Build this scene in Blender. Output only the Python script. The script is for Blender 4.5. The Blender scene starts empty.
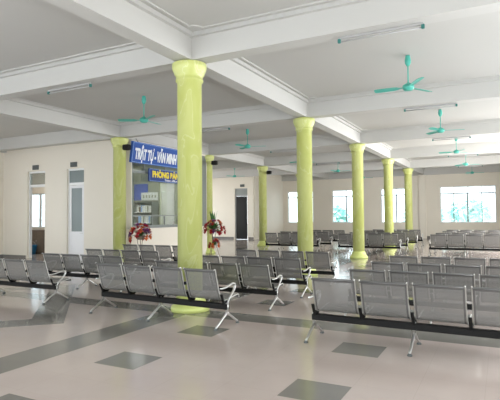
import bpy, math, random
from mathutils import Vector, Matrix
random.seed(7)
SC = bpy.context.scene
COL = SC.collection
PI = math.pi

# ------------------------------------------------------------------ camera
cam_d = bpy.data.cameras.new('camera')
cam = bpy.data.objects.new('camera', cam_d); COL.objects.link(cam)
cam_d.sensor_width = 36.0
cam_d.lens = 486.3 * 36 / 500
cam_d.clip_end = 400
YAW, PITCH, ROLL = 0.479, 0.033, -0.008
fw = Vector((-math.sin(YAW) * math.cos(PITCH), math.cos(YAW) * math.cos(PITCH), math.sin(PITCH)))
rt = Vector((math.cos(YAW), math.sin(YAW), 0)); up = rt.cross(fw)
r2 = math.cos(ROLL) * rt + math.sin(ROLL) * up; u2 = -math.sin(ROLL) * rt + math.cos(ROLL) * up
mw = Matrix.Identity(4)
for i in range(3):
    mw[i][0] = r2[i]; mw[i][1] = u2[i]; mw[i][2] = -fw[i]
mw[0][3], mw[1][3], mw[2][3] = 4.793, -6.976, 1.6
cam.matrix_world = mw
SC.camera = cam

# ------------------------------------------------------------------ world, exposure, daylight
SC.view_settings.view_transform = 'Standard'
SC.view_settings.look = 'None'
SC.view_settings.gamma = 1
SC.view_settings.use_curve_mapping = False
SC.view_settings.exposure = 0.12
SC.cycles.max_bounces = 10
SC.cycles.diffuse_bounces = 6
SC.cycles.transparent_max_bounces = 24
world = bpy.data.worlds.new('sky'); SC.world = world
world.use_nodes = True
wb = world.node_tree.nodes['Background']
wb.inputs[0].default_value = (0.86, 0.94, 1.0, 1)
wb.inputs[1].default_value = 4.2

def area(name, loc, rot, sx, sy, power, color=(1, 0.98, 0.95)):
    l = bpy.data.lights.new(name, 'AREA'); l.shape = 'RECTANGLE'; l.size = sx; l.size_y = sy
    l.energy = power; l.color = color
    o = bpy.data.objects.new(name, l); COL.objects.link(o)
    o.location = loc; o.rotation_euler = rot
    return o
# daylight standing in the big openings of the right wall and the entrance behind the camera
for k in range(5):
    area('window_daylight', (7.6, -2.75 - 2.75 + 5.5 * k, 2.3), (0, math.radians(90), 0), 2.8, 4.4, (135, 150, 110, 240, 820)[k])
area('entrance_daylight', (0.5, -9.6, 1.9), (math.radians(90), 0, 0), 11, 3.2, 170)
area('entrance_daylight', (-9.5, -9.6, 1.9), (math.radians(90), 0, 0), 6, 3.2, 20)
area('side_daylight', (-16.6, 16.7, 2.2), (0, math.radians(-90), 0), 2.6, 8, 240)
area('side_daylight', (-13.9, 0.4, 2.2), (0, math.radians(-90), 0), 2.4, 6, 22)
sun_d = bpy.data.lights.new('sun', 'SUN'); sun_d.energy = 4.0; sun_d.angle = 0.02
sun = bpy.data.objects.new('sun', sun_d); COL.objects.link(sun); sun.rotation_euler = (math.radians(25), 0, 0); sun.location = (0, -20, 30)
# added fill lights brightening the back room and ticket office, no real fixtures
area('back_room_fill', (-13.0, 7.2, 4.2), (0, 0, 0), 1.2, 0.3, 45)
area('office_fill', (-8.7, 8.4, 4.2), (0, 0, 0), 2.4, 0.3, 120)

# ------------------------------------------------------------------ node helpers
def nodemat(name):
    m = bpy.data.materials.new(name); m.use_nodes = True
    nt = m.node_tree
    return m, nt, nt.nodes['Principled BSDF']

def mat(name, col, rough=0.5, metal=0.0, var=0.0, scale=8.0, bump=0.0, coat=0.0, emit=None, spec=None):
    m, nt, b = nodemat(name)
    b.inputs['Roughness'].default_value = rough
    b.inputs['Metallic'].default_value = metal
    if spec is not None: b.inputs['Specular IOR Level'].default_value = spec
    if coat: b.inputs['Coat Weight'].default_value = coat
    tc = nt.nodes.new('ShaderNodeTexCoord')
    n = nt.nodes.new('ShaderNodeTexNoise'); n.inputs['Scale'].default_value = scale; n.inputs['Detail'].default_value = 4
    nt.links.new(tc.outputs['Object'], n.inputs['Vector'])
    mx = nt.nodes.new('ShaderNodeMix'); mx.data_type = 'RGBA'
    mx.inputs['A'].default_value = (*[max(0, c * (1 - var)) for c in col], 1)
    mx.inputs['B'].default_value = (*[min(1, c * (1 + var)) for c in col], 1)
    nt.links.new(n.outputs['Fac'], mx.inputs['Factor'])
    nt.links.new(mx.outputs['Result'], b.inputs['Base Color'])
    if bump:
        bp = nt.nodes.new('ShaderNodeBump'); bp.inputs['Strength'].default_value = bump; bp.inputs['Distance'].default_value = 0.01
        nt.links.new(n.outputs['Fac'], bp.inputs['Height']); nt.links.new(bp.outputs['Normal'], b.inputs['Normal'])
    if emit:
        b.inputs['Emission Color'].default_value = (*emit[0], 1); b.inputs['Emission Strength'].default_value = emit[1]
    return m

class NM:
    """tiny maths-node writer"""
    def __init__(s, nt): s.nt = nt
    def op(s, o, a, b=None, c=None):
        n = s.nt.nodes.new('ShaderNodeMath'); n.operation = o
        for i, v in enumerate((a, b, c)):
            if v is None: continue
            if isinstance(v, (int, float)): n.inputs[i].default_value = v
            else: s.nt.links.new(v, n.inputs[i])
        return n.outputs[0]
    def inside(s, x, c, h):            # 1 where |x-c|<h
        return s.op('LESS_THAN', s.op('ABSOLUTE', s.op('SUBTRACT', x, c)), h)

# ------------------------------------------------------------------ materials
M = {}
M['wall'] = mat('cream_wall_paint', (0.80, 0.75, 0.66), 0.7, var=0.03, scale=1.2)
M['ceil'] = mat('white_ceiling_paint', (0.52, 0.515, 0.495), 0.8, var=0.02, scale=1.0)
M['beam'] = mat('white_beam_paint', (0.545, 0.54, 0.52), 0.75, var=0.02, scale=1.5)
M['base'] = mat('grey_skirting_tile', (0.20, 0.19, 0.18), 0.25, var=0.08)
M['alu'] = mat('polished_aluminium', (0.62, 0.62, 0.61), 0.30, 1.0, var=0.03, scale=20)
M['edge'] = mat('silver_edge_tube', (0.56, 0.56, 0.54), 0.38, 0.85, var=0.03, scale=20)
M['rim'] = mat('grey_steel_rim', (0.17, 0.17, 0.17), 0.42, 0.6, var=0.05, scale=20)
M['black'] = mat('black_steel', (0.008, 0.008, 0.008), 0.6, var=0.1, spec=0.2)
M['rubber'] = mat('grey_rubber', (0.10, 0.11, 0.11), 0.6)
M['teal'] = mat('teal_enamel', (0.07, 0.42, 0.34), 0.35, var=0.08)
M['teal_dark'] = mat('dark_teal_plastic', (0.03, 0.17, 0.15), 0.4, var=0.05)
M['tube'] = mat('white_tube', (0.42, 0.42, 0.42), 0.9, var=0.02, spec=0.1)
M['frame'] = mat('white_window_frame', (0.82, 0.83, 0.83), 0.4, var=0.02)
M['bar'] = mat('pale_grey_glazing_bar', (0.34, 0.35, 0.36), 0.5, var=0.02)
M['greyframe'] = mat('grey_aluminium_frame', (0.22, 0.24, 0.23), 0.4, 0.3, var=0.05)
M['doorwhite'] = mat('white_door_panel', (0.80, 0.80, 0.82), 0.4, var=0.02)
M['doorglass'] = mat('frosted_grey_glass', (0.16, 0.20, 0.20), 0.35, var=0.06, scale=2)
M['darkglass'] = mat('dark_door_glass', (0.010, 0.010, 0.009), 0.4, var=0.2, scale=2, spec=0.2)
M['blue'] = mat('blue_sign_board', (0.010, 0.075, 0.36), 0.6, var=0.05, scale=3)
M['navy'] = mat('navy_sign_board', (0.012, 0.04, 0.22), 0.6, var=0.05, scale=3)
M['lightblue'] = mat('pale_blue_border', (0.25, 0.42, 0.75), 0.4)
M['letter'] = mat('white_lettering', (0.85, 0.88, 0.92), 0.5)
M['yellow'] = mat('yellow_lettering', (0.85, 0.68, 0.03), 0.5)
M['olive'] = mat('grey_green_wall', (0.34, 0.36, 0.29), 0.7, var=0.05, scale=2)
M['poster'] = mat('blue_poster', (0.07, 0.13, 0.55), 0.4, var=0.15, scale=2)
M['brown'] = mat('brown_wood', (0.22, 0.18, 0.15), 0.5, var=0.3, scale=6)
M['bluep'] = mat('blue_plastic', (0.02, 0.22, 0.50), 0.35, var=0.1)
M['leaf'] = mat('green_leaf', (0.05, 0.16, 0.04), 0.5, var=0.4, scale=14)
M['red'] = mat('red_petal', (0.42, 0.02, 0.03), 0.5, var=0.3, scale=14)
M['orange'] = mat('orange_petal', (0.65, 0.16, 0.04), 0.5, var=0.3, scale=14)
M['whitep'] = mat('white_petal', (0.75, 0.72, 0.66), 0.5, var=0.1, scale=14)
M['purple'] = mat('purple_petal', (0.22, 0.06, 0.20), 0.5, var=0.3, scale=14)
M['wicker'] = mat('brown_wicker', (0.22, 0.17, 0.12), 0.6, var=0.3, scale=30)
M['tree'] = mat('turquoise_green_foliage', (0.62, 0.88, 0.84), 0.7, var=0.10, scale=1.5)
M['bark'] = mat('pale_bark', (0.30, 0.28, 0.24), 0.8, var=0.3)
M['ground'] = mat('pale_concrete_yard', (0.45, 0.45, 0.43), 0.8, var=0.08)
M['grass'] = mat('grass_verge', (0.16, 0.42, 0.30), 0.9, var=0.2)
M['paper'] = mat('pale_paper', (0.75, 0.76, 0.76), 0.6, var=0.06, scale=9)

def make_glass(name, tint, gloss):
    m, nt, b = nodemat(name); nt.nodes.remove(b)
    out = nt.nodes['Material Output']
    t = nt.nodes.new('ShaderNodeBsdfTransparent'); t.inputs[0].default_value = (*tint, 1)
    g = nt.nodes.new('ShaderNodeBsdfGlossy'); g.inputs['Roughness'].default_value = 0.03
    lw = nt.nodes.new('ShaderNodeLayerWeight'); lw.inputs[0].default_value = 0.35
    nm = NM(nt)
    mx = nt.nodes.new('ShaderNodeMixShader')
    nt.links.new(nm.op('MULTIPLY', lw.outputs['Fresnel'], gloss), mx.inputs[0])
    nt.links.new(t.outputs[0], mx.inputs[1]); nt.links.new(g.outputs[0], mx.inputs[2])
    nt.links.new(mx.outputs[0], out.inputs[0])
    return m
M['glass'] = make_glass('clear_window_glass', (0.93, 0.97, 0.97), 0.7)
M['officeglass'] = make_glass('tinted_office_glass', (0.92, 0.96, 0.94), 0.3)

def make_perforated():
    m, nt, b = nodemat('perforated_grey_steel')
    out = nt.nodes['Material Output']; nm = NM(nt)
    b.inputs['Base Color'].default_value = (0.27, 0.27, 0.265, 1)
    b.inputs['Metallic'].default_value = 0.55; b.inputs['Roughness'].default_value = 0.42
    uv = nt.nodes.new('ShaderNodeTexCoord'); sp = nt.nodes.new('ShaderNodeSeparateXYZ')
    nt.links.new(uv.outputs['UV'], sp.inputs[0])
    p = 0.011
    row = nm.op('FLOOR', nm.op('DIVIDE', sp.outputs[1], p * 0.87))
    u = nm.op('ADD', nm.op('DIVIDE', sp.outputs[0], p), nm.op('MULTIPLY', row, 0.5))
    fu = nm.op('SUBTRACT', nm.op('FRACT', u), 0.5)
    fv = nm.op('MULTIPLY', nm.op('SUBTRACT', nm.op('FRACT', nm.op('DIVIDE', sp.outputs[1], p * 0.87)), 0.5), 0.87)
    d = nm.op('SQRT', nm.op('ADD', nm.op('MULTIPLY', fu, fu), nm.op('MULTIPLY', fv, fv)))
    hole = nm.op('LESS_THAN', d, 0.22)
    t = nt.nodes.new('ShaderNodeBsdfTransparent')
    mx = nt.nodes.new('ShaderNodeMixShader')
    nt.links.new(hole, mx.inputs[0]); nt.links.new(b.outputs[0], mx.inputs[1]); nt.links.new(t.outputs[0], mx.inputs[2])
    nt.links.new(mx.outputs[0], out.inputs[0])
    return m
M['perf'] = make_perforated()

def make_column_mat():
    m, nt, b = nodemat('lime_green_streaked_column_paint')
    b.inputs['Roughness'].default_value = 0.35
    tc = nt.nodes.new('ShaderNodeTexCoord')
    oi = nt.nodes.new('ShaderNodeObjectInfo')
    ad = nt.nodes.new('ShaderNodeVectorMath'); ad.operation = 'ADD'
    nt.links.new(tc.outputs['Object'], ad.inputs[0]); nt.links.new(oi.outputs['Location'], ad.inputs[1])
    mp = nt.nodes.new('ShaderNodeMapping'); mp.inputs['Scale'].default_value = (2.2, 2.2, 0.8); mp.inputs['Rotation'].default_value = (0.5, 0.3, 0)
    nt.links.new(ad.outputs[0], mp.inputs[0])
    n = nt.nodes.new('ShaderNodeTexNoise'); n.inputs['Scale'].default_value = 1.3; n.inputs['Detail'].default_value = 3; n.inputs['Distortion'].default_value = 1.2
    nt.links.new(mp.outputs[0], n.inputs['Vector'])
    r = nt.nodes.new('ShaderNodeValToRGB'); e = r.color_ramp.elements
    e[0].position = 0.3; e[0].color = (0.56, 0.61, 0.18, 1)
    e[1].position = 0.7; e[1].color = (0.65, 0.69, 0.28, 1)
    nt.links.new(n.outputs['Fac'], r.inputs[0])
    nm = NM(nt)
    vein = nm.op('LESS_THAN', nm.op('ABSOLUTE', nm.op('SUBTRACT', n.outputs['Fac'], 0.5)), 0.014)
    mx = nt.nodes.new('ShaderNodeMix'); mx.data_type = 'RGBA'; mx.inputs['B'].default_value = (0.72, 0.76, 0.40, 1)
    nt.links.new(nm.op('MULTIPLY', vein, 0.5), mx.inputs['Factor']); nt.links.new(r.outputs[0], mx.inputs['A'])
    nt.links.new(mx.outputs['Result'], b.inputs['Base Color'])
    return m
M['column'] = make_column_mat()
M['colbase'] = mat('pale_lime_plinth_paint', (0.66, 0.73, 0.24), 0.4, var=0.06)

BX, BY = 6.631, 5.507      # column spacing
H = 4.27                   # underside of the beams
HC = 4.71                  # ceiling

def make_floor_mat():
    m, nt, b = nodemat('polished_floor_tiles')
    nm = NM(nt)
    tc = nt.nodes.new('ShaderNodeTexCoord'); sp = nt.nodes.new('ShaderNodeSeparateXYZ')
    nt.links.new(tc.outputs['Object'], sp.inputs[0]); X, Y = sp.outputs[0], sp.outputs[1]
    # dark bands along the column lines
    xs = nm.op('ADD', X, 0.09 + BX * 20.5); ys = nm.op('ADD', Y, 0.15 + BY * 20.5)
    lx = nm.op('ABSOLUTE', nm.op('SUBTRACT', nm.op('MODULO', xs, BX), BX / 2))
    ly = nm.op('ABSOLUTE', nm.op('SUBTRACT', nm.op('MODULO', ys, BY), BY / 2))
    band = nm.op('MAXIMUM', nm.op('LESS_THAN', lx, 0.265), nm.op('LESS_THAN', ly, 0.25))
    # dark single tiles, three by three in each right-hand bay
    vy = nm.op('MODULO', nm.op('ADD', Y, BY * 20), BY)
    ty = nm.op('MAXIMUM', nm.op('MAXIMUM', nm.inside(vy, 1.25, 0.25), nm.inside(vy, 2.78, 0.25)), nm.inside(vy, 4.32, 0.25))
    tx = nm.op('MAXIMUM', nm.op('MAXIMUM', nm.inside(X, 1.04, 0.28), nm.inside(X, 3.24, 0.27)), nm.inside(X, 5.45, 0.27))
    tile = nm.op('MULTIPLY', ty, tx)
    # large diamond on the left of the hall
    dd = nm.op('ADD', nm.op('ABSOLUTE', nm.op('SUBTRACT', X, -4.3)), nm.op('ABSOLUTE', nm.op('SUBTRACT', Y, -1.7)))
    dia = nm.op('MAXIMUM', nm.inside(dd, 2.80, 0.36), nm.op('LESS_THAN', dd, 0.95))
    dark = nm.op('MAXIMUM', nm.op('MAXIMUM', band, tile), dia)
    # joints
    gx = nm.op('ABSOLUTE', nm.op('SUBTRACT', nm.op('MODULO', nm.op('ADD', X, 0.355 + 100 * 0.5525), 0.5525), 0.27625))
    gy = nm.op('ABSOLUTE', nm.op('SUBTRACT', nm.op('MODULO', nm.op('ADD', Y, 0.4 + 100 * 0.5007), 0.5007), 0.25035))
    joint = nm.op('MAXIMUM', nm.op('GREATER_THAN', gx, 0.2745), nm.op('GREATER_THAN', gy, 0.2488))
    n = nt.nodes.new('ShaderNodeTexNoise'); n.inputs['Scale'].default_value = 2.2; n.inputs['Detail'].default_value = 5
    nt.links.new(tc.outputs['Object'], n.inputs['Vector'])
    def mix(fac, a, bb):
        x = nt.nodes.new('ShaderNodeMix'); x.data_type = 'RGBA'
        for k, v in (('Factor', fac), ('A', a), ('B', bb)):
            if isinstance(v, tuple): x.inputs[k].default_value = (*v, 1)
            elif isinstance(v, float): x.inputs[k].default_value = v
            else: nt.links.new(v, x.inputs[k])
        return x.outputs['Result']
    light = mix(n.outputs['Fac'], (0.46, 0.39, 0.355), (0.525, 0.45, 0.415))
    dk = mix(n.outputs['Fac'], (0.165, 0.160, 0.145), (0.215, 0.205, 0.185))
    c = mix(dark, light, dk)
    c = mix(nm.op('MULTIPLY', joint, 0.22), c, (0.20, 0.19, 0.17))
    nt.links.new(c, b.inputs['Base Color'])
    b.inputs['Roughness'].default_value = 0.13
    b.inputs['IOR'].default_value = 1.55
    return m
M['floor'] = make_floor_mat()

# ------------------------------------------------------------------ mesh helpers
class MB:
    def __init__(s): s.v = []; s.f = []; s.uv = {}; s.sm = set(); s.mi = {}
    def box(s, x0, x1, y0, y1, z0, z1, mi=0):
        b = len(s.v)
        for z in (z0, z1):
            for (x, y) in ((x0, y0), (x1, y0), (x1, y1), (x0, y1)): s.v.append((x, y, z))
        for q in ((0, 3, 2, 1), (4, 5, 6, 7), (0, 1, 5, 4), (1, 2, 6, 5), (2, 3, 7, 6), (3, 0, 4, 7)):
            s.mi[len(s.f)] = mi; s.f.append(tuple(b + k for k in q))
        return s
    def bev(s, x0, x1, y0, y1, z0, z1, r=0.01):
        """box whose vertical edges and top/bottom rims are chamfered"""
        b = len(s.v)
        def ring(i, z):
            a = i
            for (x, y) in ((x0 + a + r, y0 + a), (x1 - a - r, y0 + a), (x1 - a, y0 + a + r), (x1 - a, y1 - a - r), (x1 - a - r, y1 - a), (x0 + a + r, y1 - a), (x0 + a, y1 - a - r), (x0 + a, y0 + a + r)):
                s.v.append((x, y, z))
        ring(r, z0); ring(0, z0 + r); ring(0, z1 - r); ring(r, z1)
        for k in range(3):
            for i in range(8):
                j = (i + 1) % 8
                s.f.append((b + 8 * k + i, b + 8 * k + j, b + 8 * k + 8 + j, b + 8 * k + 8 + i))
        s.f.append(tuple(b + 7 - i for i in range(8))); s.f.append(tuple(b + 24 + i for i in range(8)))
        return s
    def lathe(s, prof, n=32, c=(0, 0, 0), cap=True):
        b = len(s.v)
        for (r, z) in prof:
            for i in range(n):
                a = 2 * PI * i / n; s.v.append((c[0] + r * math.cos(a), c[1] + r * math.sin(a), c[2] + z))
        for k in range(len(prof) - 1):
            for i in range(n):
                j = (i + 1) % n; s.sm.add(len(s.f))
                s.f.append((b + n * k + i, b + n * k + j, b + n * k + n + j, b + n * k + n + i))
        if cap:
            s.f.append(tuple(b + n - 1 - i for i in range(n))); t = b + n * (len(prof) - 1); s.f.append(tuple(t + i for i in range(n)))
        return s
    def tube(s, pts, rad, n=8, sx=1.0, sy=1.0, side=None):
        """sweep an ellipse along pts; rad number or list; side = fixed first axis of the section"""
        P = [Vector(p) for p in pts]; b = len(s.v); R = rad if isinstance(rad, (list, tuple)) else [rad] * len(P)
        prev = None
        for k, p in enumerate(P):
            t = (P[min(k + 1, len(P) - 1)] - P[max(k - 1, 0)]).normalized()
            if side is not None: a = Vector(side)
            elif prev is not None: a = prev
            else: a = Vector((0, 0, 1)) if abs(t.z) < 0.9 else Vector((1, 0, 0))
            a = (a - t * a.dot(t)).normalized(); c = t.cross(a); prev = a
            for i in range(n):
                th = 2 * PI * i / n
                q = p + a * (math.cos(th) * R[k] * sx) + c * (math.sin(th) * R[k] * sy); s.v.append(tuple(q))
        for k in range(len(P) - 1):
            for i in range(n):
                j = (i + 1) % n; s.sm.add(len(s.f))
                s.f.append((b + n * k + i, b + n * k + j, b + n * k + n + j, b + n * k + n + i))
        s.f.append(tuple(b + n - 1 - i for i in range(n))); t = b + n * (len(P) - 1); s.f.append(tuple(t + i for i in range(n)))
        return s
    def quad(s, a, b_, c, d, mi=0):
        b = len(s.v); s.v += [tuple(a), tuple(b_), tuple(c), tuple(d)]; s.mi[len(s.f)] = mi; s.f.append((b, b + 1, b + 2, b + 3)); return s
    def mesh(s, name, mats):
        me = bpy.data.meshes.new(name); me.from_pydata(s.v, [], s.f)
        for m in (mats if isinstance(mats, list) else [mats]): me.materials.append(m)
        for i, p in enumerate(me.polygons):
            if i in s.sm: p.use_smooth = True
            if s.mi.get(i): p.material_index = s.mi[i]
        me.update()
        return me
    def build(s, name, mats, parent=None, loc=None):
        o = bpy.data.objects.new(name, s.mesh(name, mats)); COL.objects.link(o)
        if parent is not None: o.parent = parent
        if loc is not None: o.location = loc
        return o

def empty(name, loc=(0, 0, 0), rz=0.0):
    o = bpy.data.objects.new(name, None); COL.objects.link(o); o.empty_display_size = 0.2
    o.location = loc; o.rotation_euler = (0, 0, rz); return o
def tag(o, label, cat, group=None):
    o['label'] = label; o['category'] = cat
    if group: o['group'] = group
    return o
def struct(o): o['kind'] = 'structure'; return o
def copy_tree(o, parent=None):
    c = o.copy(); COL.objects.link(c); c.parent = parent
    for ch in list(o.children): copy_tree(ch, c)
    return c

# ------------------------------------------------------------------ room shell
XL, XR, YB, YF = -13.3, 7.1, -9.2, 27.6
struct(MB().box(-16.4, XR + 0.2, YB, YF + 0.2, -0.25, 0).build('floor', M['floor']))

ceiling = struct(MB().box(-16.4, XR + 0.2, YB, YF + 0.2, HC, HC + 0.2).build('ceiling', M['ceil']))
BW = 0.15
xlines = [-13.26, -BX, 0, BX]
ylines = [k * BY for k in range(-1, 6)]
for x in xlines[1:]:
    MB().box(x - BW, x + BW, YB, YF, H, HC).build('beam', M['beam'], ceiling)
MB().box(xlines[0] - BW, xlines[0] + BW, YB, 6.0, H, HC).build('beam', M['beam'], ceiling)
for y in ylines:
    xe = XL if y < 6 else -16.4
    if y > YF - 0.1: y = YF - BW
    for a, b in zip([xe] + xlines[1:-1], xlines[1:]):
        MB().box(a + (BW if a in xlines else 0), b - BW, y - BW, y + BW, H, HC).build('beam', M['beam'], ceiling)
def cornice(x0, x1, y0, y1):
    m = MB()
    def ring(i0, i1, z0, z1, cut=0.0):
        def pts(i):
            a, b, c, d = x0 + i, x1 - i, y0 + i, y1 - i
            if not cut: return [(a, c), (b, c), (b, d), (a, d)]
            q = []
            for (cx, cy, sx, sy, flip) in ((a, c, 1, 1, 0), (b, c, -1, 1, 1), (b, d, -1, -1, 0), (a, d, 1, -1, 1)):
                arc = [(cx + sx * cut * math.sin(t * PI / 8), cy + sy * cut * math.cos(t * PI / 8)) for t in range(5)]
                q += arc[::-1][::-1] if not flip else arc[::-1]
            return q
        A, B = pts(i0), pts(i1); n = len(A)
        for k in range(n):
            j = (k + 1) % n
            for (P, Q, za, zb) in ((A, A, z0, z1), (A, B, z0, z0), (B, B, z0, z1)):
                m.quad((*P[k], za), (*P[j], za), (*Q[j], zb), (*Q[k], zb)) if P is not Q else m.quad((*P[k], za), (*P[j], za), (*P[j], zb), (*P[k], zb))
    ring(0.0, 0.07, HC - 0.07, HC)
    ring(0.15, 0.185, HC - 0.022, HC, 0.16)
    return m
for yi in range(6):
    ys, ye = ylines[yi] + BW, min(ylines[yi + 1], YF - BW) - BW
    if yi == 5: ye = YF - 2 * BW
    for xi in range(3):
        x0, x1 = xlines[xi] + BW, xlines[xi + 1] - BW
        if xi == 0 and yi == 1: continue
        if xi == 0 and yi > 1: x0 = -16.2
        cornice(x0, x1, ys, ye).build('cornice', M['beam'], ceiling)

def wall_y(name, y0, y1, xa, xb, opens, z1=HC, m='wall'):
    """wall lying along X with rectangular openings (x0,x1,z0,z1)"""
    b = MB(); x = xa
    for (a, c, d, e) in sorted(opens):
        b.box(x, a, y0, y1, 0, z1)
        if d > 0: b.box(a, c, y0, y1, 0, d)
        b.box(a, c, y0, y1, e, z1); x = c
    b.box(x, xb, y0, y1, 0, z1)
    return struct(b.build(name, M[m]))
def wall_x(name, x0, x1, ya, yb, opens, z1=HC, m='wall', z0=0):
    b = MB(); y = ya
    for (a, c, d, e) in sorted(opens):
        b.box(x0, x1, y, a, z0, z1)
        if d > z0: b.box(x0, x1, a, c, z0, d)
        if e < z1: b.box(x0, x1, a, c, e, z1)
        y = c
    b.box(x0, x1, y, yb, z0, z1)
    return struct(b.build(name, M[m]))

SILL, HEAD = 1.05, 3.45
wins = [(-9.9, -7.8), (-6.35, -4.25), (-2.8, -0.7), (1.1, 4.45)]
wall_y('wall_far', YF, YF + 0.22, -10.3, XR, [(a, b, SILL, HEAD) for a, b in wins])
wall_y('wall_back_left', 22.5, 22.7, -16.4, -10.3, [(-11.72, -10.72, 0, 3.52)])
wall_x('wall_recess_corner', -10.45, -10.25, 22.7, YF + 0.22, [])
D1, D2 = (-11.85, -10.85), (-9.67, -8.79)
wall_y('wall_left_doors', 6.0, 6.2, -16.4, -BX - 0.08, [(D1[0], D1[1], 0, 3.42), (D2[0], D2[1], 0, 3.42)])
wall_x('wall_left', XL - 0.2, XL, YB, 6.0, [(-2.6, 3.4, 1.05, 3.45)])
wall_x('wall_left_store', -16.6, -16.4, 6.0, 8.85, [])
wall_x('wall_left_far', -16.6, -16.4, 10.92, 22.7, [(12.5, 21, 1.05, 3.45)])
wall_y('wall_office_far', 10.92, 11.12, -16.4, -BX - 0.22, [(-9.2, -8.35, 0, 3.15)], m='olive')
wall_x('wall_right', XR, XR + 0.2, YB, YF + 0.2, [(-2.75 - 2.75 + 5.5 * k - 2.2, -2.75 - 2.75 + 5.5 * k + 2.2, 0.9, 3.7) for k in range(1, 5)])
wall_y('wall_entrance', YB - 0.2, YB, -13.5, XR + 0.2, [(-12.5, -6.7, 0, 3.5), (-5, 6, 0, 3.5)])
wall_x('wall_office_partition', -10.76, -10.68, 6.2, 10.92, [], m='olive')
# office front on the line of the left columns: solid parapet below the glass
OX = -BX
wall_x('wall_office_front', OX - 0.08, OX + 0.08, 6.0, 10.95, [(6.02, 10.8, 1.22, 4.2)], z1=H)
# skirtings
def base(name, b): return struct(b.build(name, M['base']))
base('baseboard_back_left', MB().box(-16.3, -11.80, 22.47, 22.5, 0, 0.16).box(-10.64, -10.25, 22.47, 22.5, 0, 0.16))
base('baseboard_far', MB().box(-10.25, -0.24, YF - 0.03, YF, 0, 0.16).box(0.24, XR, YF - 0.03, YF, 0, 0.16))
base('baseboard_left', MB().box(XL, D1[0] - 0.07, 5.97, 6.0, 0, 0.12).box(D1[1] + 0.07, D2[0] - 0.07, 5.97, 6.0, 0, 0.12).box(D2[1] + 0.07, OX - 0.1, 5.97, 6.0, 0, 0.12).box(XL, XL + 0.03, YB, 5.97, 0, 0.12))
struct(MB().box(-0.22, 0.22, YF - 0.14, YF, 0, H).build('trim_pilaster', M['wall']))

# windows
def window(idx, x0, x1, y, panes, zt=2.98):
    root = empty('window_%d' % idx, ((x0 + x1) / 2, y, SILL)); struct(root)
    w = (x1 - x0) / 2; h = HEAD - SILL; t = 0.035; f = MB()
    f.box(-w, -w + 0.07, -t, t, 0, h); f.box(w - 0.07, w, -t, t, 0, h); f.box(-w + 0.07, w - 0.07, -t, t, 0, 0.07); f.box(-w + 0.07, w - 0.07, -t, t, h - 0.07, h)
    f.build('window_frame', M['frame'], root)
    g = MB(); g.box(-w + 0.07, w - 0.07, -0.03, 0.03, zt - SILL - 0.04, zt - SILL + 0.04)
    for k in range(1, panes):
        x = -w + 2 * w * k / panes; c = 0.045 if k * 2 == panes else 0.03
        g.box(x - c, x + c, -0.028, 0.028, 0.07, zt - SILL - 0.04); g.box(x - 0.02, x + 0.02, -0.028, 0.028, zt - SILL + 0.04, h - 0.07)
    g.build('glazing_bar', M['bar'], root)
    MB().box(-w + 0.07, w - 0.07, -0.004, 0.004, 0.07, h - 0.07).build('window_pane', M['glass'], root)
    for o in root.children: struct(o)
for i, (a, b) in enumerate(wins): window(i + 1, a, b, YF + 0.1, 4 if i == 3 else 2)

# doors
def door(idx, x0, x1, y, ztop, ztr, kind):
    root = empty('door_%d' % idx, ((x0 + x1) / 2, y, 0)); struct(root)
    w = (x1 - x0) / 2; f = MB()
    for s in (-1, 1):
        a, b = sorted((s * w, s * (w - 0.045))); f.box(a, b, -0.02, 0.09, 0, ztop)
    f.box(-w + 0.045, w - 0.045, -0.02, 0.09, ztop - 0.07, ztop); f.box(-w + 0.045, w - 0.045, -0.02, 0.09, ztr - 0.05, ztr + 0.05)
    f.build('door_frame', M['frame'] if kind != 'dark' else M['bar'], root)
    tm = {'open': M['glass'], 'white': M['doorglass'], 'dark': M['greyframe'], 'frost': M['paper']}[kind]
    MB().box(-w + 0.045, w - 0.045, -0.006, 0.006, ztr + 0.05, ztop - 0.07).build('transom_pane', tm, root)
    if kind == 'white':
        l = MB(); a = w - 0.075
        l.box(-a, -a + 0.09, -0.03, 0.03, 0.01, ztr - 0.06).box(a - 0.09, a, -0.03, 0.03, 0.01, ztr - 0.06)
        l.box(-a + 0.09, a - 0.09, -0.03, 0.03, ztr - 0.16, ztr - 0.06).box(-a + 0.09, a - 0.09, -0.022, 0.022, 0.01, 0.98)
        l.box(-a + 0.09, a - 0.09, -0.03, 0.03, 0.98, 1.08)
        leaf = l.build('door_leaf', M['doorwhite'], root)
        MB().box(-a + 0.09, a - 0.09, -0.006, 0.006, 1.08, ztr - 0.16).build('door_pane', M['doorglass'], leaf)
        MB().tube([(a - 0.045, -0.03, 1.02), (a - 0.045, -0.075, 1.02), (a - 0.16, -0.075, 1.02)], 0.01).build('door_handle', M['alu'], leaf)
    elif kind == 'dark':
        l = MB(); a = w - 0.075
        l.box(-a, a, -0.02, 0.02, 0.01, ztr - 0.06)
        leaf = l.build('door_leaf', M['darkglass'], root)
        MB().tube([(a - 0.09, -0.02, 1.9), (a - 0.09, -0.06, 1.86), (a - 0.09, -0.06, 1.1), (a - 0.09, -0.02, 1.06)], 0.012).build('door_handle', M['black'], leaf)
    elif kind == 'open':
        l = MB(); a = w - 0.13
        l.box(a, a + 0.05, 0.1, 0.95, 0.01, ztr - 0.06)
        leaf = l.build('door_leaf', M['doorwhite'], root)
    elif kind == 'frost':
        MB().box(-w + 0.075, w - 0.075, -0.02, 0.02, 0.01, ztr - 0.06).build('door_leaf', M['paper'], root)
    for o in root.children_recursive: struct(o)
door(1, D1[0], D1[1], 6.1, 3.42, 2.85, 'open')
door(2, D2[0], D2[1], 6.1, 3.42, 2.85, 'white')
door(3, -11.72, -10.72, 22.6, 3.52, 3.02, 'dark')
door(4, -9.2, -8.35, 11.02, 3.15, 2.80, 'frost')
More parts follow.
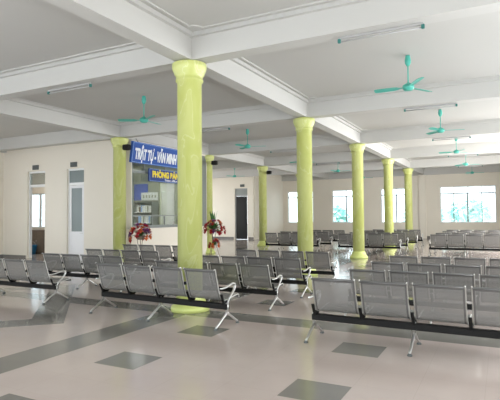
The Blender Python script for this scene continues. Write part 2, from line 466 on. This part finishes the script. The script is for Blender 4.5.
for (x, y, z, lab) in ((-11.37, 5.985, 3.565, 'small dark room plate above the open doorway on the left'), (-9.30, 5.985, 3.565, 'small dark room plate above the white glazed door'), (-11.1, 22.485, 3.70, 'small dark room plate above the far black door')):
    p = MB().bev(-0.17, 0.17, -0.015, 0.015, -0.09, 0.09, 0.004).build('door_plate', M['rubber'], None, (x, y, z)); tag(p, lab, 'sign')

# ------------------------------------------------------------------ columns
def column_mesh():
    c = MB()
    c.lathe([(0.213, 0.26), (0.211, 3.93), (0.238, 3.935), (0.238, 3.97), (0.228, 3.975), (0.236, 4.03), (0.262, 4.06), (0.266, 4.09), (0.285, 4.12), (0.298, 4.17), (0.300, 4.235), (0.29, 4.245), (0.21, 4.248), (0.21, H)], 40)
    return c.mesh('column', M['column'])
def plinth_mesh():
    return MB().lathe([(0.33, 0.0), (0.33, 0.06), (0.32, 0.08), (0.285, 0.10), (0.265, 0.16), (0.245, 0.18), (0.245, 0.22), (0.218, 0.26)], 40).mesh('plinth', M['colbase'])
cm, pm = column_mesh(), plinth_mesh()
ordA = ['nearest and tallest lime green round column, rising behind the left front bench', 'second lime green round column of the centre row, right of the blue signs', 'third lime green round column of the centre row, flared foot on open floor', 'fourth lime green round column of the centre row, foot behind grey benches', 'farthest lime green round column of the centre row, slim before the far wall']
ordB = ['lime green round column at the left end of the ticket office', 'lime green round column at the right end of the ticket office behind flowers', 'lime green round column just right of the black door in the back', 'lime green column of the office row nearly hidden before the far wall']
for n in range(5):
    o = bpy.data.objects.new('column', cm); COL.objects.link(o); o.location = (0, n * BY, 0)
    p = bpy.data.objects.new('plinth', pm); COL.objects.link(p); p.parent = o
    tag(o, ordA[n], 'column', 'columns of the centre row')
for n in range(4):
    o = bpy.data.objects.new('column', cm); COL.objects.link(o); o.location = (-BX, (n + 1) * BY, 0)
    p = bpy.data.objects.new('plinth', pm); COL.objects.link(p); p.parent = o
    tag(o, ordB[n], 'column', 'columns of the office row')

# ------------------------------------------------------------------ ticket office front
off = empty('window_5', (OX, 8.41, 1.22)); struct(off)
def oy(y): return y - 8.41
f = MB()
y0, y1 = 6.02, 10.8
f.box(-0.05, 0.05, oy(y0), oy(y1), 0, 0.08); f.box(-0.05, 0.05, oy(y0), oy(y1), 2.90, 2.98)
f.box(-0.05, 0.05, oy(y0), oy(y0) + 0.07, 0.08, 2.90); f.box(-0.06, 0.06, oy(10.45), oy(10.8), 0.08, 2.90)
f.box(-0.05, 0.05, oy(y0) + 0.07, oy(10.45), 1.94, 2.02)
f.build('window_frame', M['greyframe'], off)
b = MB()
for y in (6.75, 8.0, 9.2): b.box(-0.025, 0.025, oy(y) - 0.02, oy(y) + 0.02, 2.02, 2.90)
b.box(-0.03, 0.03, oy(y0) + 0.07, oy(10.45), 0.40, 0.44)
for y in (7.2, 7.95, 8.9, 9.8): b.box(-0.025, 0.025, oy(y) - 0.018, oy(y) + 0.018, 0.08, 0.40)
b.build('glazing_bar', M['greyframe'], off)
MB().box(-0.005, 0.005, oy(y0) + 0.07, oy(10.45), 0.08, 2.90).build('window_pane', M['officeglass'], off)
for o in off.children: struct(o)
MB().box(OX - 0.14, OX + 0.14, 6.0, 10.95, 1.20, 1.235).build('trim_1', M['greyframe'])
struct(bpy.data.objects['trim_1'])

def text(body, w, h, m, parent, y, z, x, bold=0.02, name='lettering'):
    """lettering on a board facing +X: w wide (along Y), capitals h tall, centred on (y, z)"""
    c = bpy.data.curves.new(name, 'FONT'); c.body = body; c.size = 1.0; c.extrude = 0.012; c.offset = bold
    t = bpy.data.objects.new('lettering_source', c)
    me = bpy.data.meshes.new_from_object(t); bpy.data.objects.remove(t); bpy.data.curves.remove(c)
    xs = [v.co.x for v in me.vertices]; a, b = min(xs), max(xs)
    for v in me.vertices:
        px, py, pz = v.co
        v.co = (pz * 0.3, (px - (a + b) / 2) / (b - a) * w, (py - 0.36) / 0.72 * h)
    me.materials.clear(); me.materials.append(m); me.name = name
    o = bpy.data.objects.new(name, me); COL.objects.link(o); o.parent = parent; o.location = (x, y, z)
    return o
# big hanging sign, leaning out towards the hall
s1 = empty('hanging_sign', (OX + 0.27, 7.45, 3.46)); s1.rotation_euler = (0, math.radians(8), 0)
tag(s1, 'large blue hanging sign with white letters above the ticket office glass', 'sign')
MB().box(-0.06, 0.03, -1.72, 1.72, 0.0, 0.72).build('sign_board', M['blue'], s1)
bd = MB()
for (a, b_, c, d) in ((-1.69, 1.69, 0.02, 0.035), (-1.69, 1.69, 0.685, 0.70)): bd.box(0.03, 0.034, a, b_, c, d)
for a in (-1.69, 1.675): bd.box(0.03, 0.034, a, a + 0.015, 0.035, 0.685)
bd.build('border', M['lightblue'], s1)
text('TRẬT TỰ - VĂN MINH', 2.36, 0.36, M['letter'], s1, 7.06 - 7.45, 0.33, 0.034, 0.045)
for y in (-1.3, 1.3): MB().tube([(-0.05, y, 0.66), (-0.24, y, 0.84)], 0.012).build('bracket', M['greyframe'], s1)
s2 = empty('hanging_sign', (OX + 0.17, 8.0, 2.89))
tag(s2, 'smaller navy sign with yellow letters below the large blue sign', 'sign')
MB().box(-0.04, 0.02, -1.17, 1.17, 0.0, 0.46).build('sign_board', M['navy'], s2)
bd = MB()
for (a, b_, c, d) in ((-1.155, 1.155, 0.012, 0.024), (-1.155, 1.155, 0.436, 0.448)): bd.box(0.02, 0.023, a, b_, c, d)
for a in (-1.155, 1.143): bd.box(0.02, 0.023, a, a + 0.012, 0.024, 0.436)
bd.build('border', M['lightblue'], s2)
text('PHÒNG BÁN VÉ', 2.0, 0.22, M['yellow'], s2, 0.0, 0.27, 0.024, 0.05)
text('Ticket', 0.36, 0.075, M['letter'], s2, -0.10, 0.08, 0.024, 0.01)
text('office', 0.36, 0.075, M['letter'], s2, 0.32, 0.08, 0.024, 0.01)
for y in (0.0, 1.13): MB().tube([(-0.035, y, 0.4), (-0.15, y, 0.4)], 0.012).build('bracket', M['greyframe'], s2)

# black loudspeakers on the columns
def speaker():
    o = empty('wall_speaker')
    MB().bev(-0.12, 0.12, -0.09, 0.09, -0.09, 0.09, 0.02).build('cabinet', M['black'], o)
    MB().box(-0.10, 0.10, -0.094, -0.09, -0.07, 0.07).build('grille', M['black'], o)
    MB().tube([(-0.14, 0.0, 0), (-0.26, 0.12, 0)], 0.015).build('bracket', M['black'], o)
    return o
sp0 = speaker()
for k, lab in enumerate(['small black speaker on the column left of the blue sign', 'small black speaker on the column behind the tall flowers', 'small black speaker on the column right of the black door']):
    o = sp0 if k == 0 else copy_tree(sp0)
    o.location = (-BX + 0.46, (k + 1) * BY - 0.17, 3.90); tag(o, lab, 'speaker', 'black speakers on the office columns')

# ------------------------------------------------------------------ things inside the office, seen through the glass
p = MB().bev(-0.46, 0.36, -0.015, 0.015, -0.38, 0.38, 0.004).build('wall_poster', M['poster'], None, (-10.20, 10.90, 2.76)); tag(p, 'blue rectangular board on the office wall behind the glass', 'poster')
p = empty('window_strip_board', (-9.72, 10.89, 2.55)); tag(p, 'white board standing in for a bright window strip above the office cabinet', 'notice')  # pale board standing in for a bright strip of window
MB().bev(-0.50, 0.46, -0.012, 0.012, -0.18, 0.18, 0.004).build('board', M['paper'], p)
for k in range(5): MB().box(-0.40 + 0.17 * k, -0.31 + 0.17 * k, -0.015, -0.012, -0.07, 0.06).build('printed_mark', M['olive'], p)
cab = empty('display_cabinet', (-9.72, 10.62, 0)); tag(cab, 'grey glazed cabinet of papers against the office wall', 'cabinet')
for nm_, q in (('side_panel', (-0.55, -0.51, -0.22, 0.22, 0, 2.3)), ('side_panel', (0.47, 0.51, -0.22, 0.22, 0, 2.3)), ('back_panel', (-0.51, 0.47, 0.19, 0.22, 0, 2.3)), ('top_panel', (-0.51, 0.47, -0.22, 0.19, 2.26, 2.3)), ('kickboard', (-0.51, 0.47, -0.22, 0.19, 0, 0.1))):
    MB().box(*q).build(nm_, M['greyframe'], cab)
for z in (0.8, 1.3, 1.8): MB().box(-0.505, 0.465, -0.2, 0.185, z, z + 0.025).build('shelf', M['frame'], cab)
k = 0
for z in (0.825, 1.325, 1.825):
    x = -0.46
    while x < 0.38:
        w = random.uniform(0.05, 0.12); hh = random.uniform(0.22, 0.36)
        b = MB().bev(0, w, -0.12, 0.12, 0, hh, 0.006).build('file_box', M[random.choice(['paper', 'lightblue', 'paper', 'olive', 'wicker'])], None, (-9.72 + x, 10.62, z))
        tag(b, 'upright file box on a shelf of the office cabinet', 'file box', 'file boxes in the office cabinet'); x += w + 0.02
dk = empty('office_desk', (-9.4, 7.9, 0)); tag(dk, 'brown office desk behind the ticket glass', 'desk')
MB().bev(-1.0, 1.0, -0.35, 0.35, 0.72, 0.76, 0.006).build('desk_top', M['brown'], dk)
for x in (-0.95, 0.91): MB().box(x, x + 0.04, -0.32, 0.32, 0, 0.72).build('side_panel', M['brown'], dk)

# ------------------------------------------------------------------ back room behind the open door
wall_y('wall_store_back', 8.7, 8.85, -16.4, -10.76, [(-15.8, -13.9, 1.12, 2.75)])
st = empty('window_6', (-14.85, 8.78, 1.12)); struct(st)
f = MB(); f.box(-0.95, -0.88, -0.04, 0.04, 0, 1.63).box(0.88, 0.95, -0.04, 0.04, 0, 1.63).box(-0.88, 0.88, -0.04, 0.04, 0, 0.06).box(-0.88, 0.88, -0.04, 0.04, 1.57, 1.63)
for x in (-0.35, 0.35): f.box(x - 0.025, x + 0.025, -0.04, 0.04, 0.06, 1.57)
struct(f.build('window_frame', M['frame'], st)); struct(MB().box(-0.88, 0.88, -0.004, 0.004, 0.06, 1.57).build('window_pane', M['glass'], st))
cb = empty('wooden_cabinet', (-14.2, 8.3, 0)); tag(cb, 'dark brown low cabinet under the window beyond the open door', 'cabinet')
MB().bev(-0.9, 0.9, -0.3, 0.3, 0.0, 1.0, 0.01).build('cabinet_body', M['brown'], cb)
MB().bev(-0.93, 0.93, -0.33, 0.33, 1.0, 1.05, 0.008).build('cabinet_top', M['brown'], cb)
for x in (-0.45, 0.45):
    d = MB().bev(x - 0.42, x + 0.42, -0.325, -0.301, 0.1, 0.96, 0.006).build('cabinet_door', M['brown'], cb)
    MB().lathe([(0.018, 0), (0.02, 0.03)], 12, (x, -0.35, 0.55)).build('door_knob', M['alu'], d)
jug = MB().lathe([(0.13, 0), (0.135, 0.04), (0.135, 0.26), (0.12, 0.31), (0.04, 0.37), (0.035, 0.42)], 20).build('water_bottle', M['bluep'], None, (-14.6, 8.2, 1.05)); tag(jug, 'blue water bottle standing on the dark cabinet beyond the open door', 'bottle')
bu = empty('plastic_bucket', (-13.75, 7.75, 0)); tag(bu, 'blue plastic bucket on the floor beyond the open door', 'bucket')
MB().lathe([(0.14, 0), (0.19, 0.36), (0.205, 0.37), (0.205, 0.39), (0.18, 0.385), (0.13, 0.02)], 20).build('bucket_body', M['bluep'], bu)
MB().tube([(-0.2, 0, 0.37), (-0.16, 0, 0.50), (0, 0, 0.56), (0.16, 0, 0.50), (0.2, 0, 0.37)], 0.007).build('bucket_handle', M['alu'], bu)

# ------------------------------------------------------------------ ceiling fans
def make_fan():
    root = empty('ceiling_fan')
    MB().lathe([(0.03, 0.41), (0.055, 0.46), (0.06, 0.52), (0.045, 0.59), (0.045, 0.61)], 20).build('canopy', M['teal'], root)
    MB().lathe([(0.013, 0.06), (0.013, 0.44)], 12).build('down_rod', M['teal'], root)
    MB().lathe([(0.03, -0.075), (0.075, -0.07), (0.105, -0.04), (0.115, -0.01), (0.105, 0.03), (0.06, 0.06), (0.025, 0.075), (0.02, 0.09)], 28).build('motor', M['teal'], root)
    for k in range(3):
        a0 = 2 * PI * k / 3
        b = MB(); n = 9; top = []
        prof = [(0.10, 0.025), (0.17, 0.03), (0.2, 0.055), (0.26, 0.066), (0.36, 0.07), (0.46, 0.072), (0.56, 0.074), (0.635, 0.064), (0.655, 0.04)]
        for i, (r, w) in enumerate(prof):
            tw = math.radians(12) * min(1, max(0, (r - 0.12) / 0.1)); cam_ = 0.006
            for (s_, dz) in ((-1, 0), (0, cam_), (1, 0)):
                x, y, z = r, s_ * w * math.cos(tw), -0.01 + s_ * w * math.sin(tw) + dz
                b.v.append((x, y, z + 0.004)); b.v.append((x, y, z - 0.004))
        for i in range(n - 1):
            q = 6 * i
            for (u, v) in ((0, 2), (2, 4)): b.sm.add(len(b.f)); b.f.append((q + u, q + 6 + u, q + 6 + v, q + v)); b.f.append((q + u + 1, q + v + 1, q + 7 + v, q + 7 + u))
            b.f.append((q, q + 1, q + 7, q + 6)); b.f.append((q + 4, q + 10, q + 11, q + 5))
        b.f.append((0, 2, 3, 1)); b.f.append((2, 4, 5, 3)); q = 6 * (n - 1); b.f.append((q, q + 1, q + 3, q + 2)); b.f.append((q + 2, q + 3, q + 5, q + 4))
        c, s_ = math.cos(a0), math.sin(a0)
        b.v = [(x * c - y * s_, x * s_ + y * c, z) for (x, y, z) in b.v]
        b.build('blade', M['teal'], root)
    return root
fan0 = make_fan()
fans = [(3.22, 0.5 * BY, 1.035, 'large teal ceiling fan nearest the camera at the upper right'), (3.22, 1.5 * BY, 0.2, 'second teal ceiling fan in the right-hand line of fans'),
        (3.22, 2.5 * BY, 1.0, 'third teal ceiling fan in the right-hand line of fans'), (3.22, 3.5 * BY, 0.4, 'fourth teal ceiling fan in the right-hand line of fans'), (3.22, 4.5 * BY, 0.1, 'farthest teal ceiling fan in the right-hand line of fans'),
        (-3.3, 0.5 * BY, 1.565, 'teal ceiling fan left of the nearest column above the benches'), (-3.2, 1.5 * BY, 0.35, 'teal ceiling fan between the nearest and second centre columns'),
        (-3.3, 2.5 * BY, 0.9, 'teal ceiling fan mostly behind the second centre column'), (-3.3, 3.5 * BY, 0.2, 'teal ceiling fan left of the third centre column'), (-3.3, 4.5 * BY, 0.6, 'teal ceiling fan right of the third centre column'),
        (-9.9, 3.5 * BY, 0.2, 'teal ceiling fan above and left of the far black door'), (-9.75, 0.5 * BY, 0.1, 'teal ceiling fan cut by the left edge of the picture')]
for k, (x, y, a, lab) in enumerate(fans):
    o = fan0 if k == 0 else copy_tree(fan0)
    o.location = (x, y, 4.08); o.rotation_euler = (0, 0, a); tag(o, lab, 'ceiling fan', 'teal three-blade ceiling fans')

# ------------------------------------------------------------------ fluorescent fixtures under the beams
def make_tube():
    root = empty('tube_light')
    MB().bev(-0.60, 0.60, -0.022, 0.022, 0.035, 0.07, 0.005).build('housing', M['tube'], root)
    MB().tube([(-0.57, 0, 0.0), (0.57, 0, 0.0)], 0.013, 12).build('fluorescent_tube', M['tube'], root)
    for s in (-1, 1):
        a, b = sorted((s * 0.575, s * 0.62)); MB().bev(a, b, -0.022, 0.022, -0.018, 0.045, 0.006).build('lamp_holder', M['teal_dark'], root)
    return root
tl0 = make_tube(); first = True
names = ['the nearest cross beam', 'the second cross beam', 'the third cross beam', 'the fourth cross beam', 'the fifth cross beam']
for k in range(5):
    o = tl0 if first else copy_tree(tl0); first = False
    o.location = (3.27, k * BY + 0.06, 4.20); tag(o, 'thin fluorescent tube under %s of the right bays' % names[k], 'light', 'fluorescent tubes under the beams')
for k in range(4):
    o = copy_tree(tl0); o.location = (-3.0, k * BY + 0.06, 4.20); tag(o, 'thin fluorescent tube under %s of the left bays' % names[k], 'light', 'fluorescent tubes under the beams')

# ------------------------------------------------------------------ waiting benches
PITCH = 0.62
PROF = [(-0.243, 0.797), (-0.236, 0.812), (-0.222, 0.815), (-0.208, 0.800), (-0.185, 0.72), (-0.155, 0.62), (-0.125, 0.52), (-0.100, 0.445), (-0.072, 0.395), (-0.02, 0.365), (0.05, 0.358), (0.16, 0.368), (0.28, 0.385), (0.38, 0.398), (0.41, 0.392), (0.425, 0.37), (0.422, 0.352)]
def smooth_prof(P, k=3):
    out = []
    for i in range(len(P) - 1):
        p0 = P[max(i - 1, 0)]; p1 = P[i]; p2 = P[i + 1]; p3 = P[min(i + 2, len(P) - 1)]
        for j in range(k):
            t = j / k; q = []
            for c in (0, 1):
                q.append(0.5 * (2 * p1[c] + (p2[c] - p0[c]) * t + (2 * p0[c] - 5 * p1[c] + 4 * p2[c] - p3[c]) * t * t + (-p0[c] + 3 * p1[c] - 3 * p2[c] + p3[c]) * t ** 3))
            out.append(tuple(q))
    out.append(P[-1]); return out
SP = smooth_prof(PROF, 2)
def seat_mesh():
    w = 0.270; me = bpy.data.meshes.new('seat')
    # solid rolled rims at top and front, perforated sheet between, solid margins at the sides
    xs = [-w, -w + 0.022, w - 0.022, w]; V = []; F = []; MI = []; L = [0]
    for i in range(1, len(SP)): L.append(L[-1] + math.dist(SP[i], SP[i - 1]))
    for (y, z) in SP:
        for x in xs: V.append((x, y, z))
    uvs = []
    for i in range(len(SP) - 1):
        for k in range(3):
            F.append((4 * i + k, 4 * i + k + 1, 4 * i + 5 + k, 4 * i + 4 + k))
            solid = L[i] < 0.055 or L[-1] - L[i + 1] < 0.05 or k != 1
            MI.append(1 if solid else 0)
            uvs.append([(xs[k], L[i]), (xs[k + 1], L[i]), (xs[k + 1], L[i + 1]), (xs[k], L[i + 1])])
    # thickness of the rims: a round lip along top and front
    m2 = MB()
    for (y, z) in (SP[0], SP[-1]): m2.tube([(-w, y, z), (w, y, z)], 0.009, 8)
    b = len(V); V += m2.v
    for f_ in m2.f: F.append(tuple(b + i for i in f_)); MI.append(1); uvs.append([(0, 0)] * len(f_))
    me.from_pydata(V, [], F); me.materials.append(M['perf']); me.materials.append(M['rim'])
    ul = me.uv_layers.new(name='UVMap')
    for p_, u in zip(me.polygons, uvs):
        p_.material_index = MI[p_.index]; p_.use_smooth = True
        for li, c in zip(p_.loop_indices, u): ul.data[li].uv = c
    return me
def side_frame(s):
    b = MB(); x = s * 0.277
    b.tube([(x, y, z) for (y, z) in SP[1:]], 0.0095, 8, sx=0.8, sy=1.0, side=(1, 0, 0))
    return b
def make_bench(ns=4):
    root = empty('waiting_bench')
    L2 = PITCH * ns / 2; LX = L2 + 0.025
    MB().bev(-LX - 0.02, LX + 0.02, -0.04, 0.04, 0.238, 0.318, 0.006).build('beam', M['black'], root)
    sm = seat_mesh(); fl, fr = side_frame(-1).mesh('side_frame', M['edge']), side_frame(1).mesh('side_frame', M['edge'])
    for k in range(ns):
        x = (k - (ns - 1) / 2) * PITCH
        s = bpy.data.objects.new('seat', sm); COL.objects.link(s); s.parent = root; s.location = (x, 0, 0)
        for m_ in (fl, fr):
            f_ = bpy.data.objects.new('side_frame', m_); COL.objects.link(f_); f_.parent = s
    br = MB()
    pts = [(-0.115, 0.455), (-0.06, 0.345), (-0.045, 0.30), (0.045, 0.30), (0.09, 0.345), (0.12, 0.360), (0.0, 0.354), (-0.06, 0.374), (-0.095, 0.46)]
    n = len(pts)
    for x in (-0.018, 0.018): br.v += [(x, y, z) for (y, z) in pts]
    br.f.append(tuple(range(n))); br.f.append(tuple(2 * n - 1 - i for i in range(n)))
    for i in range(n): br.f.append((i, (i + 1) % n, n + (i + 1) % n, n + i))
    bm_ = br.mesh('bracket', M['black'])
    for k in range(ns + 1):
        o = bpy.data.objects.new('bracket', bm_); COL.objects.link(o); o.parent = root; o.location = ((k - ns / 2) * PITCH, 0, 0)
    cl = MB().bev(-0.02, 0.02, -0.165, -0.135, 0.565, 0.61, 0.004).mesh('clip', M['black'])
    for k in range(ns - 1):
        o = bpy.data.objects.new('clip', cl); COL.objects.link(o); o.parent = root; o.location = ((k + 1 - ns / 2) * PITCH, 0, 0)
    lg = MB()
    lg.tube([(0, 0, 0.33), (0, 0, 0.26), (0, 0, 0.19)], [0.024, 0.024, 0.02], 10)
    for s in (-1, 1):
        lg.tube([(0, 0, 0.20), (0, s * 0.045, 0.165), (0, s * 0.12, 0.125), (0, s * 0.20, 0.075), (0, s * 0.265, 0.04), (0, s * 0.285, 0.022)], [0.022, 0.019, 0.017, 0.016, 0.015, 0.014], 10)
    lm = lg.mesh('leg', M['alu'])
    fm = MB().lathe([(0.028, 0), (0.03, 0.008), (0.022, 0.02), (0.012, 0.03)], 16).mesh('foot_pad', M['rubber'])
    for k in ((-1, 0, 1) if ns == 4 else (-1, 1)):
        o = bpy.data.objects.new('leg', lm); COL.objects.link(o); o.parent = root; o.location = (k * LX, 0, 0)
        for s in (-1, 1):
            p_ = bpy.data.objects.new('foot_pad', fm); COL.objects.link(p_); p_.parent = o; p_.location = (0, s * 0.285, 0)
    am = MB().tube([(0, -0.165, 0.55), (0, -0.12, 0.545), (0, -0.03, 0.55), (0, 0.08, 0.575), (0, 0.16, 0.59), (0, 0.21, 0.578), (0, 0.222, 0.545), (0, 0.19, 0.49), (0, 0.12, 0.43), (0, 0.055, 0.38), (0, 0.015, 0.31)],
                   [0.010, 0.013, 0.015, 0.016, 0.017, 0.017, 0.016, 0.015, 0.014, 0.014, 0.014], 10, sx=1.2, sy=0.8, side=(1, 0, 0)).mesh('armrest', M['alu'])
    for s in (-1, 1):
        o = bpy.data.objects.new('armrest', am); COL.objects.link(o); o.parent = root; o.location = (s * LX, 0, 0)
    return root
bench0 = make_bench()
G1, G2, G3 = 'benches of the left block', 'benches of the middle block', 'benches of the right block'
benches = [
    (3.83, -0.925, -0.03, 1.0, 'grey perforated four-seat bench nearest the camera at the lower right', G3),
    (3.83, 0.79, 0, 0.93, 'grey four-seat bench directly behind the nearest right bench', G3),
    (3.87, 2.08, 0, 0.93, 'third grey bench back in the right block, only backrest tops showing', G3),
    (3.89, 3.57, 0, 0.93, 'fourth grey bench back in the right block, before the open floor gap', G3),
    (-0.06, -0.75, -0.055, 1.03, 'grey perforated four-seat bench in front of the nearest green column', G2),
    (0.0, 0.79, 0, 0.93, 'grey four-seat bench just behind the nearest green column', G2),
    (0.02, 2.20, 0, 0.93, 'third grey bench back in the middle block', G2),
    (0.03, 3.95, 0, 0.94, 'fourth grey bench back in the middle block, before the second column', G2),
    (-3.74, -0.42, 0, 0.97, 'grey bench cut by the left edge of the picture', G1),
    (-3.68, 1.22, 0, 0.94, 'second grey bench back on the left, below the white door', G1),
    (-3.98, 2.85, 0, 0.93, 'third grey bench back on the left, left of the first flowers', G1),
    (-4.40, 4.75, 0, 0.94, 'grey bench on the left closest to the ticket office wall', G1)]
words = ['front', 'second', 'third', 'rearmost']
for k, Y in enumerate((13.1, 14.8, 17.4, 19.2)):
    if k < 3: benches.append((-3.6, Y + 0.1, 0, 1.03, 'far grey bench right of the black door, %s of its rows' % ['front', 'second', 'last'][k], 'far benches left of the third column'))
    benches.append((-0.15, Y, 0, 1.03, 'far grey bench around the fourth centre column, %s of its rows' % words[k], 'far benches around the fourth column'))
    benches.append((3.50, Y, 0, 1.03, 'far grey bench under the wide turquoise window, %s of its rows' % words[k], 'far benches under the wide window'))
for k, (x, y, a, zs, lab, g) in enumerate(benches):
    o = bench0 if k == 0 else (make_bench(3) if 'left edge' in lab else copy_tree(bench0))
    o.location = (x, y, 0); o.rotation_euler = (0, 0, a); o.scale = (1, 1, zs); tag(o, lab, 'bench', g)

# ------------------------------------------------------------------ flower stands
def leaf_blade(b, p, d, L, w, bend=0.25):
    d = Vector(d).normalized(); s = d.cross(Vector((0, 0, 1)))
    if s.length < 0.1: s = Vector((1, 0, 0))
    s.normalize(); q = len(b.v); n = 5
    for i in range(n):
        t = i / (n - 1); ww = w * math.sin(PI * (0.12 + 0.86 * t)) * 0.5
        c = Vector(p) + d * (L * t) - Vector((0, 0, 1)) * (bend * L * t * t)
        b.v.append(tuple(c - s * ww)); b.v.append(tuple(c + Vector((0, 0, -0.006)))); b.v.append(tuple(c + s * ww))
    for i in range(n - 1):
        a = q + 3 * i
        b.f.append((a, a + 1, a + 4, a + 3)); b.f.append((a + 1, a + 2, a + 5, a + 4))
def bouquet(root, c, R, hz, nf, mats, nleaf, up_leaf=0.0):
    c = Vector(c); b = MB()
    for i in range(nleaf):
        a = random.uniform(0, 2 * PI); e = random.uniform(0.0, 1.1)
        d = (math.cos(a) * math.cos(e), math.sin(a) * math.cos(e), math.sin(e))
        leaf_blade(b, c, d, random.uniform(0.8, 1.25) * R, 0.10)
    for i in range(int(up_leaf * 10)):
        a = random.uniform(0, 2 * PI); leaf_blade(b, c + Vector((0, 0, 0.1)), (0.25 * math.cos(a), 0.25 * math.sin(a), 1), up_leaf * random.uniform(0.6, 1), 0.09, 0.05)
    b.build('foliage', M['leaf'], root)
    for i in range(nf):
        a = 2 * PI * i / nf * 2.4 + random.uniform(-.3, .3); e = random.uniform(-0.35, 1.35); rr = R * random.uniform(0.62, 0.98)
        p_ = c + Vector((math.cos(a) * math.cos(e) * rr, math.sin(a) * math.cos(e) * rr, math.sin(e) * rr * hz))
        n = (p_ - c).normalized(); b = MB(); u = n.orthogonal().normalized(); v = n.cross(u)
        for ring, (L, op, cnt) in enumerate(((0.13, 0.5, 7), (0.10, 1.1, 6))):
            for k in range(cnt):
                t = 2 * PI * (k + 0.5 * ring) / cnt
                leaf_blade(b, p_, (u * math.cos(t) + v * math.sin(t)) + n * op, L, 0.075, 0.1)
        b.lathe([(0.004, -0.01), (0.02, 0.0), (0.022, 0.02), (0.004, 0.032)], 8, tuple(p_ + n * 0.01))
        b.build('bloom', M[mats[i % len(mats)]], root)
fs = empty('flower_stand', (-5.98, 5.78, 0)); tag(fs, 'red and orange flower arrangement on a stand by the office left end', 'flowers')
st_ = MB()
for k in range(3):
    a = 2 * PI * k / 3; st_.tube([(0.22 * math.cos(a), 0.22 * math.sin(a), 0), (0.05 * math.cos(a), 0.05 * math.sin(a), 0.45), (0.10 * math.cos(a), 0.10 * math.sin(a), 0.86)], 0.011)
st_.build('stand', M['wicker'], fs)
MB().lathe([(0.08, 0.84), (0.12, 0.88), (0.13, 0.95), (0.12, 0.96), (0.08, 0.90)], 20).build('basket', M['wicker'], fs)
bouquet(fs, (0, 0, 0.98), 0.35, 1.15, 32, ['red', 'orange', 'purple', 'red', 'whitep', 'orange', 'purple', 'red'], 44)
ft = empty('flower_stand', (-5.82, 10.15, 0)); tag(ft, 'tall two-tier stand of deep red flowers by the office right end', 'flowers')
st_ = MB()
for k in range(3):
    a = 2 * PI * k / 3 + 0.4; st_.tube([(0.25 * math.cos(a), 0.25 * math.sin(a), 0), (0.06 * math.cos(a), 0.06 * math.sin(a), 0.6), (0.10 * math.cos(a), 0.10 * math.sin(a), 1.0)], 0.012)
st_.build('stand', M['wicker'], ft)
MB().lathe([(0.09, 0.94), (0.13, 0.98), (0.14, 1.05), (0.13, 1.06), (0.08, 0.98)], 20).build('basket', M['wicker'], ft)
bouquet(ft, (0, 0, 1.05), 0.50, 0.9, 30, ['red', 'red', 'orange', 'red', 'red', 'purple'], 50, 0.8)
bouquet(ft, (0.12, -0.1, 0.42), 0.26, 0.9, 12, ['red', 'orange', 'red'], 16)

# ------------------------------------------------------------------ outdoors beyond the far windows
g = MB().box(-60, 60, YF + 0.3, 90, -0.5, -0.15).box(-60, -16.7, -20, YF + 0.3, -0.5, -0.15).build('ground', M['ground']); struct(g)
def tree(x, y, h, r, lab):
    root = empty('tree', (x, y, -0.15)); tag(root, lab, 'tree', 'trees outside the far windows')
    MB().tube([(0, 0, 0), (0.05, 0, h * 0.35), (0.0, 0.05, h * 0.6)], [0.16, 0.12, 0.08]).build('trunk', M['bark'], root)
    b = MB(); rnd = random.Random(int(x * 31 + y))
    for i in range(900):
        a = rnd.uniform(0, 2 * PI); e = rnd.uniform(-0.6, 1.5); q = r * rnd.uniform(0.55, 1.0)
        c = Vector((math.cos(a) * math.cos(e) * q, math.sin(a) * math.cos(e) * q, h * 0.6 + math.sin(e) * q * h * 0.4 / r))
        leaf_blade(b, c, (rnd.uniform(-1, 1), rnd.uniform(-1, 1), rnd.uniform(-.6, .9)), 0.55, 0.34, 0.2)
    b.build('crown', M['tree'], root)
tree(-1.0, 35, 2.6, 1.7, 'leafy tree outside, in the lower left of the wide window')
tree(2.2, 39.5, 3.0, 1.9, 'taller turquoise green tree outside the middle of the wide window')
tree(6.2, 38, 2.4, 1.6, 'low tree outside the right part of the wide window')
tree(-9.5, 38, 2.6, 1.5, 'small tree outside the window beside the third column')
